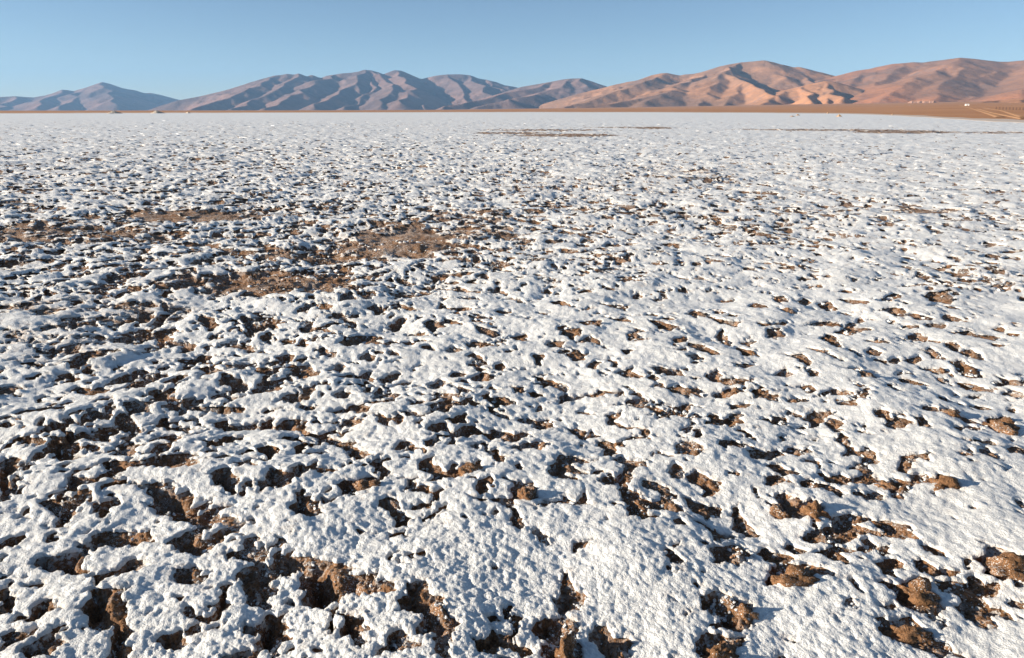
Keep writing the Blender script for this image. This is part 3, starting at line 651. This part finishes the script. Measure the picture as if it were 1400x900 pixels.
    me = mesh_from(name, np.stack([x, y, z], -1).reshape(-1, 3), np.stack([a, a + n2, a + n2 + 1, a + 1], 1)[:, ::-1])
    return link(name, me, mat, kind="structure", label=label)

MAUVE = mountain_material("mauve_rock", [(0.15, 0.105, 0.105), (0.235, 0.155, 0.14), (0.31, 0.195, 0.165)], (0.36, 0.20, 0.155), 0.7)
TAWNY = mountain_material("tawny_rock", [(0.22, 0.14, 0.11), (0.37, 0.20, 0.12), (0.47, 0.245, 0.135)], (0.56, 0.26, 0.125), 0.85, (0.24, 0.18, 0.165))
RUST = mountain_material("rust_rock", [(0.21, 0.14, 0.115), (0.35, 0.18, 0.11), (0.45, 0.225, 0.125)], (0.60, 0.235, 0.105), 0.9, (0.23, 0.18, 0.165))
DUNE = mountain_material("orange_sand", [(0.42, 0.20, 0.105), (0.47, 0.23, 0.12), (0.50, 0.25, 0.135)], (0.50, 0.23, 0.115), 0.5)

def foot(pts, d0, d1):
    """ridge points with distances running evenly from d0 (first point) to d1 (last)"""
    n = len(pts)
    return [(p[0], p[1], d0 + (d1 - d0) * i / (n - 1)) for i, p in enumerate(pts)]
def flat(pts, d): return [(p[0], p[1], d) for p in pts]

massif("mountain", "distant blue-grey mountain with one pointed summit at the left end of the horizon", [
    flat([(-260, 140), (-120, 134), (-60, 136), (-20, 133), (20, 131), (45, 132.5), (60, 130), (72, 127), (85, 122), (92, 122.5), (100, 124), (118, 119), (132, 114), (140, 111.5), (150, 114), (165, 119.5), (185, 123), (195, 127), (205, 126.5), (218, 129), (235, 135), (260, 142), (290, 150)], 23500),
    foot([(140, 112), (146, 120), (150, 130), (160, 142)], 23500, 19500),
    foot([(165, 120), (172, 128), (178, 138), (190, 148)], 23500, 19500),
    foot([(118, 119), (105, 128), (95, 138), (80, 148)], 23500, 19500),
    foot([(85, 122), (70, 134), (50, 146)], 23500, 20000),
    foot([(205, 127), (215, 140), (225, 150)], 23500, 20500),
    foot([(20, 131), (10, 142), (0, 150)], 23500, 20500),
    foot([(-60, 136), (-80, 150)], 23500, 20500)],
    (-330, 330), (18500, 26500), MAUVE, slope=0.38, gully=45, seed=3, nd=130, lam=1300)

massif("mountain", "long mauve range with dark shaded valleys left of the middle of the horizon", [
    flat([(205, 149), (225, 142), (245, 136), (270, 131.5), (290, 127), (310, 122), (330, 116), (345, 111), (360, 106.5), (375, 102.5), (385, 101.5), (392, 100), (402, 101), (408, 99.5), (414, 102.5), (420, 103.5), (426, 101.5), (433, 104.5), (440, 105.5), (448, 102.5), (457, 101.2), (468, 99.5), (480, 98.5), (490, 97), (498, 94.5), (506, 95), (515, 97.5), (526, 102), (532, 98.5), (540, 95), (547, 95.5), (556, 99.5), (565, 104.5), (575, 107.5), (585, 105), (597, 102.5), (612, 100.8), (630, 100.8), (642, 102), (652, 106), (664, 108), (675, 110.5), (690, 116), (704, 118), (730, 128), (760, 142), (780, 150)], 15500),
    foot([(385, 102), (362, 112), (335, 124), (300, 137), (262, 148)], 15500, 12400),
    foot([(408, 100), (396, 112), (370, 126), (335, 140), (315, 148)], 15500, 12000),
    foot([(457, 101.5), (440, 110), (415, 122), (392, 134), (360, 147)], 15500, 11800),
    foot([(500, 95), (490, 106), (474, 119), (455, 132), (430, 146)], 15500, 11600),
    foot([(506, 96), (512, 110), (506, 124), (490, 138), (470, 148)], 15500, 11500),
    foot([(515, 98), (527, 109), (534, 117), (524, 131), (520, 145)], 15500, 11500),
    foot([(543, 96), (552, 106), (566, 116), (556, 128), (548, 140)], 15500, 11600),
    foot([(575, 107), (582, 118), (592, 127), (585, 138), (580, 147)], 15500, 11600),
    foot([(612, 101), (622, 112), (632, 124), (640, 138), (646, 147)], 15500, 11600),
    foot([(642, 102), (655, 113), (662, 124), (680, 140)], 15500, 11900),
    foot([(664, 108), (676, 118), (690, 130), (705, 143)], 15500, 12000)],
    (195, 800), (10800, 18000), MAUVE, slope=0.42, gully=38, seed=11, nd=190, lam=900, branch=0.15)

massif("mountain", "dark low hill with a rounded top in front of the middle ranges", [
    flat([(690, 128), (700, 122), (715, 117.5), (735, 114), (755, 110.5), (770, 107.5), (782, 106.2), (795, 106), (806, 109.5), (815, 113.5), (824, 117), (845, 126), (870, 138), (890, 148)], 12600),
    foot([(782, 106.5), (770, 116), (745, 125), (715, 136), (690, 146)], 12600, 9800),
    foot([(795, 106), (800, 118), (795, 130), (790, 142)], 12600, 10000),
    foot([(755, 111), (730, 120), (690, 128), (640, 138), (605, 147)], 12600, 9500),
    foot([(740, 127), (720, 131), (690, 136), (650, 145)], 10400, 9200)],
    (580, 900), (8600, 15000), MAUVE, slope=0.36, gully=35, seed=21, nd=150, lam=800)

massif("mountain", "broad tawny mountain with an orange flank right of the middle of the horizon", [
    flat([(770, 133), (790, 127.5), (815, 121), (832, 117), (845, 113.5), (860, 110.5), (873, 108.5), (885, 104.5), (895, 100.5), (905, 98.5), (912, 98.2), (920, 99.8), (930, 101.5), (938, 99.8), (948, 99.2), (960, 97), (975, 92.5), (988, 88.5), (1000, 86), (1015, 83.5), (1030, 82.5), (1045, 81), (1054, 83), (1062, 86), (1072, 87.5), (1085, 90.5), (1092, 90), (1105, 93.5), (1120, 97), (1135, 101), (1150, 106), (1180, 118), (1220, 134)], 9800),
    foot([(912, 99), (895, 107), (868, 115), (835, 126), (800, 139), (770, 146)], 9800, 7300),
    foot([(960, 98), (945, 107), (925, 118), (905, 128), (880, 140)], 9800, 7000),
    foot([(1015, 84), (1002, 90), (992, 96), (1008, 105), (1020, 110), (1034, 117), (1048, 124), (1066, 132)], 9800, 6900) + [0.62],
    foot([(992, 96), (978, 110), (968, 122), (962, 136), (955, 144)], 9000, 6800),
    foot([(1020, 110), (1010, 122), (1000, 136), (990, 144)], 8300, 6700),
    foot([(1085, 91), (1100, 102), (1112, 112)], 9800, 8800),
    foot([(1045, 82), (1060, 96), (1075, 106)], 9800, 8900),
    foot([(920, 122), (880, 133), (840, 139), (790, 145)], 7900, 6600),
    flat([(1040, 134), (1060, 127), (1080, 120), (1098, 115.5), (1115, 111.5), (1130, 108.5), (1140, 110), (1150, 114), (1158, 119), (1168, 127), (1180, 136)], 7600),
    foot([(1130, 109), (1138, 118), (1142, 126), (1150, 135)], 7600, 6500) + [0.6],
    foot([(1115, 112), (1120, 122), (1126, 131), (1130, 138)], 7600, 6500) + [0.6],
    foot([(1098, 116), (1104, 126), (1110, 137)], 7600, 6400) + [0.6],
    foot([(1075, 122), (1060, 132), (1040, 141)], 7600, 6300)],
    (730, 1240), (5900, 11800), TAWNY, slope=0.33, gully=30, seed=31, nd=200, lam=520, branch=0.2, soft=3)

massif("mountain", "rust coloured mountain mass with smooth flanks at the right end of the horizon", [
    flat([(1080, 136), (1110, 124), (1135, 112.5), (1152, 105.5), (1165, 99), (1178, 94), (1186, 93), (1192, 94), (1205, 89), (1222, 85.5), (1235, 84.5), (1250, 83.2), (1262, 83.8), (1275, 82), (1288, 80.5), (1300, 78.8), (1313, 77), (1325, 78), (1338, 79.5), (1352, 81), (1366, 82.5), (1380, 82.5), (1395, 81), (1420, 79), (1460, 76), (1510, 79), (1560, 88), (1620, 100)], 9300),
    foot([(1186, 93), (1176, 104), (1165, 116), (1150, 130), (1140, 140)], 9300, 7000),
    foot([(1235, 84.5), (1222, 98), (1205, 112), (1185, 128), (1165, 141)], 9300, 6800),
    foot([(1313, 77.5), (1290, 90), (1262, 104), (1235, 118), (1205, 134)], 9300, 6500),
    foot([(1325, 78.5), (1320, 92), (1305, 106), (1290, 120), (1275, 136)], 9300, 6300),
    foot([(1366, 83), (1355, 98), (1345, 112), (1335, 128), (1325, 140)], 9300, 6300),
    foot([(1420, 79), (1415, 96), (1405, 112), (1395, 128)], 9300, 6300),
    foot([(1510, 79), (1510, 100), (1500, 130)], 9300, 6300)],
    (1050, 1720), (5600, 11500), RUST, slope=0.28, gully=26, seed=43, nd=170, lam=560, branch=0.1, soft=4)

massif("hill", "bright orange sand hill low on the horizon at the right border", [
    foot([(1335, 143), (1350, 138.5), (1365, 135.5), (1385, 133.5), (1400, 132), (1440, 130), (1500, 132), (1560, 138)], 4400, 4100),
    foot([(1365, 136), (1360, 142)], 4300, 3700), foot([(1400, 132.5), (1398, 140)], 4200, 3500)],
    (1310, 1640), (3000, 5200), DUNE, slope=0.2, gully=4, seed=51, nd=80, lam=300)
# ------------------------------------------------------------------ small things on the flat and the plain
def plain_at(px, py):
    """where the ray of a pixel meets the plain"""
    az = float(px_az(px, py)); e = float(salt_edge(az))
    for D in np.exp(np.linspace(math.log(e * 1.001), math.log(9000), 1200)):
        x, y, z = px_at(px, py, D)
        if z <= float(plain_z(math.atan2(x, y), D)): return x, y, z
    return x, y, z
def lump_mesh(name, w, d, h, seed, sub=3, rag=0.25, flat=0.35):
    bm = bmesh.new(); bmesh.ops.create_icosphere(bm, subdivisions=sub, radius=1.0)
    for v in bm.verts:
        c = v.co.copy()
        n = float(perlin(np.array([c.x * 1.4 + seed * 3.1 + c.z]), np.array([c.y * 1.4 - seed * 1.7 + c.z * .7]), seed)[0])
        n2 = float(perlin(np.array([c.x * 3.6 + seed + c.z * 2]), np.array([c.y * 3.6 + c.z * 3]), seed + 5)[0])
        k = 1 + rag * n + rag * 0.55 * n2
        z = c.z * k
        if z < 0: z *= flat
        v.co = Vector((c.x * k * w / 2, c.y * k * d / 2, z * h))
    me = bpy.data.meshes.new(name); bm.to_mesh(me); bm.free()
    me.polygons.foreach_set("use_smooth", np.ones(len(me.polygons), bool))
    return me

def heap_mesh(name, w, h, seed):
    """a poured heap: uneven cone with slumped sides and a low shoulder"""
    na, nr = 40, 14; co = [(0, 0, h)]; fs = []
    for k in range(1, nr + 1):
        t = k / nr
        for j in range(na):
            a = 2 * math.pi * j / na
            n = float(perlin(np.array([math.cos(a) * 1.3 + seed]), np.array([math.sin(a) * 1.3 + t]), seed)[0])
            n2 = float(perlin(np.array([math.cos(a) * 4 * t + seed]), np.array([math.sin(a) * 4 * t]), seed + 3)[0])
            r = t * w / 2 * (1 + 0.30 * n + 0.25 * max(0, math.cos(a - 0.4)))
            co.append((r * math.cos(a), r * math.sin(a) * 0.9, h * ((1 - t) ** 1.15 + 0.16 * n2 * t * (1 - t) * 4) - (0.12 if k == nr else 0)))
    for j in range(na): fs.append((0, 1 + j, 1 + (j + 1) % na, 0))
    tri = [f[:3] for f in fs]
    me = bpy.data.meshes.new(name)
    quads = [(1 + k * na + j, 1 + (k + 1) * na + j, 1 + (k + 1) * na + (j + 1) % na, 1 + k * na + (j + 1) % na) for k in range(nr - 1) for j in range(na)]
    me.from_pydata(co, [], tri + quads)
    me.polygons.foreach_set("use_smooth", np.ones(len(me.polygons), bool)); me.update()
    return me

# clods of earth standing in the hollows: centre, width, height in the photograph, label
CLODS = [
    (1372, 574, 40, 19, "round speckled clod of earth alone on smooth salt near the right border"),
    (1291, 655, 34, 15, "wedge shaped brown clod ending a row of clods on smooth salt at right"),
    (719, 676, 27, 21, "round pale speckled clod beside the dark crack above the big salt plate"),
    (1090, 786, 62, 24, "long brown clod pointing right, with a dark hollow at its left end"),
    (1018, 832, 34, 22, "brown clod at the right rim of the hooked hollow near the bottom"),
    (775, 878, 34, 40, "tall brown clod at the bottom border below the narrow dark crack"),
    (985, 886, 46, 26, "crusty brown clod at the bottom border below the hooked hollow"),
    (1248, 856, 58, 18, "flat brown clod lying across a long slanting hollow at lower right"),
    (1376, 768, 44, 24, "broad flat clod with a dark upper rim at the right border"),
    (1066, 690, 22, 18, "steep orange brown clod next to a small dark notch, left one of a touching pair"),
    (1113, 693, 30, 20, "domed brown clod, right one of a touching pair"),
    (1258, 800, 44, 26, "lopsided brown clod in the widest hollow at lower right"),
    (502, 664, 36, 15, "speckled low clod to the right of a round black hollow above the big salt plate"),
    (642, 645, 34, 16, "smooth light brown clod curving along the right end of a horseshoe hollow"),
    (1299, 563, 24, 8, "small smooth brown clod left of the round speckled one near the right border"),
    (1212, 656, 28, 11, "dark ragged clod in the middle of a row of clods on smooth salt at right"),
]
for i, (px, py, w, h, lab) in enumerate(CLODS):
    gx, gy = [float(v) for v in px_ground(px, py + h * 0.25)]
    rng = math.sqrt(gx * gx + gy * gy + CAM_H ** 2); mpp = rng / FPX
    sz, tz = ground_height(gx, gy)
    W = w * mpp; sin_e = CAM_H / rng
    H = min(max(h * mpp * 0.75, 0.02), 0.075)
    me = lump_mesh("earth_clod", W, h * mpp / sin_e * 0.8, H, i + 3, sub=4, rag=0.45)
    link("earth_clod", me, EARTH, label=lab, category="earth clod", group="clods of brown earth in the salt", loc=(gx, gy, tz - 0.55 * H))

HEAP = Mat("heap_sand", 0.95, 0.05)
HEAP.color(HEAP.ramp(HEAP.noise(1.2, 4), [(0.3, (0.60, 0.47, 0.35)), (0.7, (0.74, 0.62, 0.49))]))
HEAPS = [
    (155.5, 155.3, 15, 4.2, "pale sand heap on the far shore, largest one, nearly under the pointed summit"),
    (214.5, 155.1, 15, 4.4, "pale sand heap on the far shore, middle one of three, steepest"),
    (257.0, 155.0, 6, 2.4, "tiny pale sand heap on the far shore, right one of three"),
]
for i, (px, py, w, h, lab) in enumerate(HEAPS):
    gx, gy = [float(v) for v in px_ground(px, py)]
    mpp = math.hypot(gx, gy) / FPX
    link("sand_heap", heap_mesh("sand_heap", w * mpp, h * mpp * 0.75, 30 + i), HEAP.m, label=lab, category="sand heap",
         group="sand heaps on the far shore", loc=(gx, gy, 0.0))
HUMMOCK = Mat('hummock_sand', 0.95, 0.05)
HUMMOCK.color(HUMMOCK.ramp(HUMMOCK.noise(1.5, 4), [(0.3, (0.36, 0.22, 0.13)), (0.7, (0.50, 0.34, 0.22))]))
TUFT = [
    (1147, 159.6, 6.5, 3.0, "largest tan hummock at the salt edge below the bright hill with dark gullies"),
    (1090.5, 158.0, 5.0, 1.8, "low tan hummock on the salt edge left of the largest one"),
    (1083, 159.6, 6.0, 1.3, "flat tan hummock standing on white salt, foremost of them"),
    (1131.5, 155.5, 2.2, 2.0, "tiny pale hummock on the brown plain behind the salt edge"),
    (1220, 157.2, 2.5, 1.6, "tiny tan hummock on the brown plain, right one of them"),
]
for i, (px, py, w, h, lab) in enumerate(TUFT):
    gx, gy = [float(v) for v in px_ground(px, py)]
    if math.hypot(gx, gy) > float(salt_edge(math.atan2(gx, gy))): gx, gy, gz = plain_at(px, py)
    else: gz = 0.0
    mpp = math.hypot(gx, gy) / FPX
    link("earth_hummock", heap_mesh("earth_hummock", w * mpp, h * mpp, 50 + i), HUMMOCK.m, label=lab, category="hummock",
         group="hummocks along the salt edge", loc=(gx, gy, gz))

# tracks over the fan
TRACK = Mat("track_sand", 0.95, 0.05)
TRACK.color(TRACK.ramp(TRACK.noise(0.1, 4), [(0.3, (0.56, 0.29, 0.145)), (0.7, (0.62, 0.35, 0.19))]))
def ribbon(name, pix, wpx, lab):
    pts = []
    for (ax, ay), (bx, by) in zip(pix[:-1], pix[1:]):
        for t in np.linspace(0, 1, 14, endpoint=False): pts.append(plain_at(ax + (bx - ax) * t, ay + (by - ay) * t))
    pts.append(plain_at(*pix[-1]))
    co, fs = [], []
    for i, p in enumerate(pts):
        q = pts[min(i + 1, len(pts) - 1)]; o = pts[max(i - 1, 0)]
        dx, dy = q[0] - o[0], q[1] - o[1]; n = math.hypot(dx, dy) or 1; nx, ny = -dy / n, dx / n
        for s in (-1, -0.5, 0.5, 1):
            X_, Y_ = p[0] + s * nx * wpx / 2, p[1] + s * ny * wpx / 2
            co.append((X_, Y_, float(plain_z(math.atan2(X_, Y_), math.hypot(X_, Y_))) + (0.12 if abs(s) < 1 else -0.1)))
    for i in range(len(pts) - 1):
        for k in range(3):
            a = i * 4 + k; fs.append((a, a + 1, a + 5, a + 4))
    link(name, mesh_from(name, co, fs), TRACK.m, kind="structure", label=lab)
ribbon("track", [(1312, 144.3), (1331, 149.2), (1368, 160.5)], 3.0, "pale wheel track running down the fan from the white hut")
ribbon("track", [(1336, 149), (1357, 154.5), (1400, 163)], 2.0, "middle pale wheel track slanting to the right border")
ribbon("track", [(1346, 148), (1368, 151), (1400, 160.5)], 3.0, "upper pale wheel track slanting to the right border")

# low dark banks in a row above the tracks
BANK = Mat("bank_earth", 0.95, 0.05); BANK.color((0.38, 0.195, 0.11))
for i in range(9):
    ax, ay, az_ = plain_at(1362 + i * 4.6, 146.2 + 0.12 * i); bx, by, bz = plain_at(1361.5 + i * 4.6, 149.6 + 0.15 * i)
    dx, dy = bx - ax, by - ay; n = math.hypot(dx, dy); nx, ny = -dy / n * 1.6, dx / n * 1.6
    co, fs = [], []
    for k in range(7):
        t = k / 6; cx, cy = ax + dx * t, ay + dy * t
        for s, h in ((-1, -0.2), (-0.3, 0.10), (0.3, 0.10), (1, -0.2)):
            x_, y_ = cx + nx * s, cy + ny * s
            co.append((x_, y_, float(plain_z(math.atan2(x_, y_), math.hypot(x_, y_))) + h))
    for k in range(6):
        for s in range(3): a = k * 4 + s; fs.append((a, a + 1, a + 5, a + 4))
    link("earth_bank", mesh_from("earth_bank", co, fs), BANK.m, label=("leftmost", "second from the left", "third from the left", "fourth from the left", "middle", "fourth from the right", "third from the right", "second from the right", "rightmost")[i] + " of the nine narrow earth banks above the wheel tracks",
         category="earth bank", group="earth banks in a row on the fan")

# pink fluted cliff at the foot of the right massif
def cliff():
    D = 5000.0; x0, y0, zt = px_at(1240, 138.2, D); x1, y1, _ = px_at(1283, 138.0, D)
    n, mrow = 150, 12; co, fs = [], []
    dx, dy = x1 - x0, y1 - y0; L = math.hypot(dx, dy); px_, py_ = dy / L, -dx / L
    for i in range(n):
        t = i / (n - 1); e = min(1.0, min(t, 1 - t) * 8)
        fl = float(ridged(np.array([t * 9.0]), np.array([0.3]), 7, 3)[0])
        for k in range(mrow):
            v = k / (mrow - 1)
            out = (1 - v) * 26 + (fl - 0.5) * 12 * (1 - v * 0.4) if v < 0.99 else -40
            base = float(plain_z(math.atan2(x0 + dx * t, y0 + dy * t), D)) - 6
            top_ = base + 6 + (zt - base - 6) * e * (0.9 + 0.12 * math.sin(t * 17))
            co.append((x0 + dx * t + px_ * out, y0 + dy * t + py_ * out, base + (top_ - base) * min(v * 1.1, 1)))
    for i in range(n - 1):
        for k in range(mrow - 1): a = i * mrow + k; fs.append((a, a + mrow, a + mrow + 1, a + 1))
    M = Mat("pink_cliff", 0.95, 0.05)
    M.color(M.ramp(M.noise(0.05, 4, stretch=(0.3, 0.3, 2)), [(0.3, (0.30, 0.165, 0.115)), (0.7, (0.42, 0.245, 0.175))]))
    link("cliff", mesh_from("cliff", co, fs), M.m, kind="structure", label="small pink fluted cliff at the foot of the rust coloured mountain")
cliff()

# white hut by the track
hx, hy, hz = plain_at(1322, 144.6)
mpp = math.hypot(hx, hy) / FPX
hut = bpy.data.objects.new("hut", None); COL.objects.link(hut)
hut.location = (hx, hy, hz); hut.rotation_euler = (0, 0, -math.atan2(hx, hy) + 0.25)
hut["label"] = "lone white hut where the tracks meet the foot of the mountains"; hut["category"] = "hut"
W, Dp, Hh = 3.6 * mpp, 2.6 * mpp, 1.3 * mpp
def box_bm(bm, x0, x1, y0, y1, z0, z1):
    vs = [bm.verts.new((x, y, z)) for z in (z0, z1) for x, y in ((x0, y0), (x1, y0), (x1, y1), (x0, y1))]
    for f in ((0, 3, 2, 1), (4, 5, 6, 7), (0, 1, 5, 4), (1, 2, 6, 5), (2, 3, 7, 6), (3, 0, 4, 7)): bm.faces.new([vs[i] for i in f])
def part(name, bm, mat, parent):
    me = bpy.data.meshes.new(name); bm.to_mesh(me); bm.free(); return link(name, me, mat, parent=parent)
WHITE = Mat("white_paint", 0.6, 0.3); WHITE.color((0.80, 0.78, 0.74))
GREY = Mat("roof_sheet", 0.5, 0.3); GREY.color((0.62, 0.60, 0.57))
DOOR = Mat("door_wood", 0.8, 0.1); DOOR.color((0.25, 0.16, 0.10))
bm = bmesh.new(); box_bm(bm, -W / 2, W / 2, -Dp / 2, Dp / 2, -0.5, Hh)
wall = part("wall", bm, WHITE.m, hut)
bm = bmesh.new()
vs = [bm.verts.new(p) for p in ((-W * .53, -Dp * .56, Hh + .01), (W * .53, -Dp * .56, Hh + .01), (W * .53, Dp * .56, Hh + .01), (-W * .53, Dp * .56, Hh + .01), (-W * .53, 0, Hh * 1.5), (W * .53, 0, Hh * 1.5))]
for f in ((0, 1, 5, 4), (2, 3, 4, 5), (0, 4, 3), (1, 2, 5), (0, 3, 2, 1)): bm.faces.new([vs[i] for i in f])
part("roof", bm, GREY.m, hut)
bm = bmesh.new(); box_bm(bm, -0.6, 0.6, -Dp / 2 - 0.08, -Dp / 2 + 0.02, 0, min(2.1, Hh * 0.8)); part("door", bm, DOOR.m, hut)
# ------------------------------------------------------------------ air
def build_haze():
    bm = bmesh.new()
    bmesh.ops.create_cube(bm, size=1.0)
    for v in bm.verts:
        v.co.x *= 62000; v.co.y *= 62000
        v.co.z = 1650 if v.co.z > 0 else -34
    me = bpy.data.meshes.new("haze"); bm.to_mesh(me); bm.free()
    mt = bpy.data.materials.new("air"); mt.use_nodes = True
    nt = mt.node_tree; nt.nodes.clear()
    out = nt.nodes.new("ShaderNodeOutputMaterial"); vol = nt.nodes.new("ShaderNodeVolumePrincipled")
    vol.inputs["Color"].default_value = (0.32, 0.61, 1.0, 1); vol.inputs["Density"].default_value = 2.4e-5
    nt.links.new(vol.outputs[0], out.inputs["Volume"])
    link("haze", me, mt, kind="stuff", label="thin blue air over the flat")
build_haze()
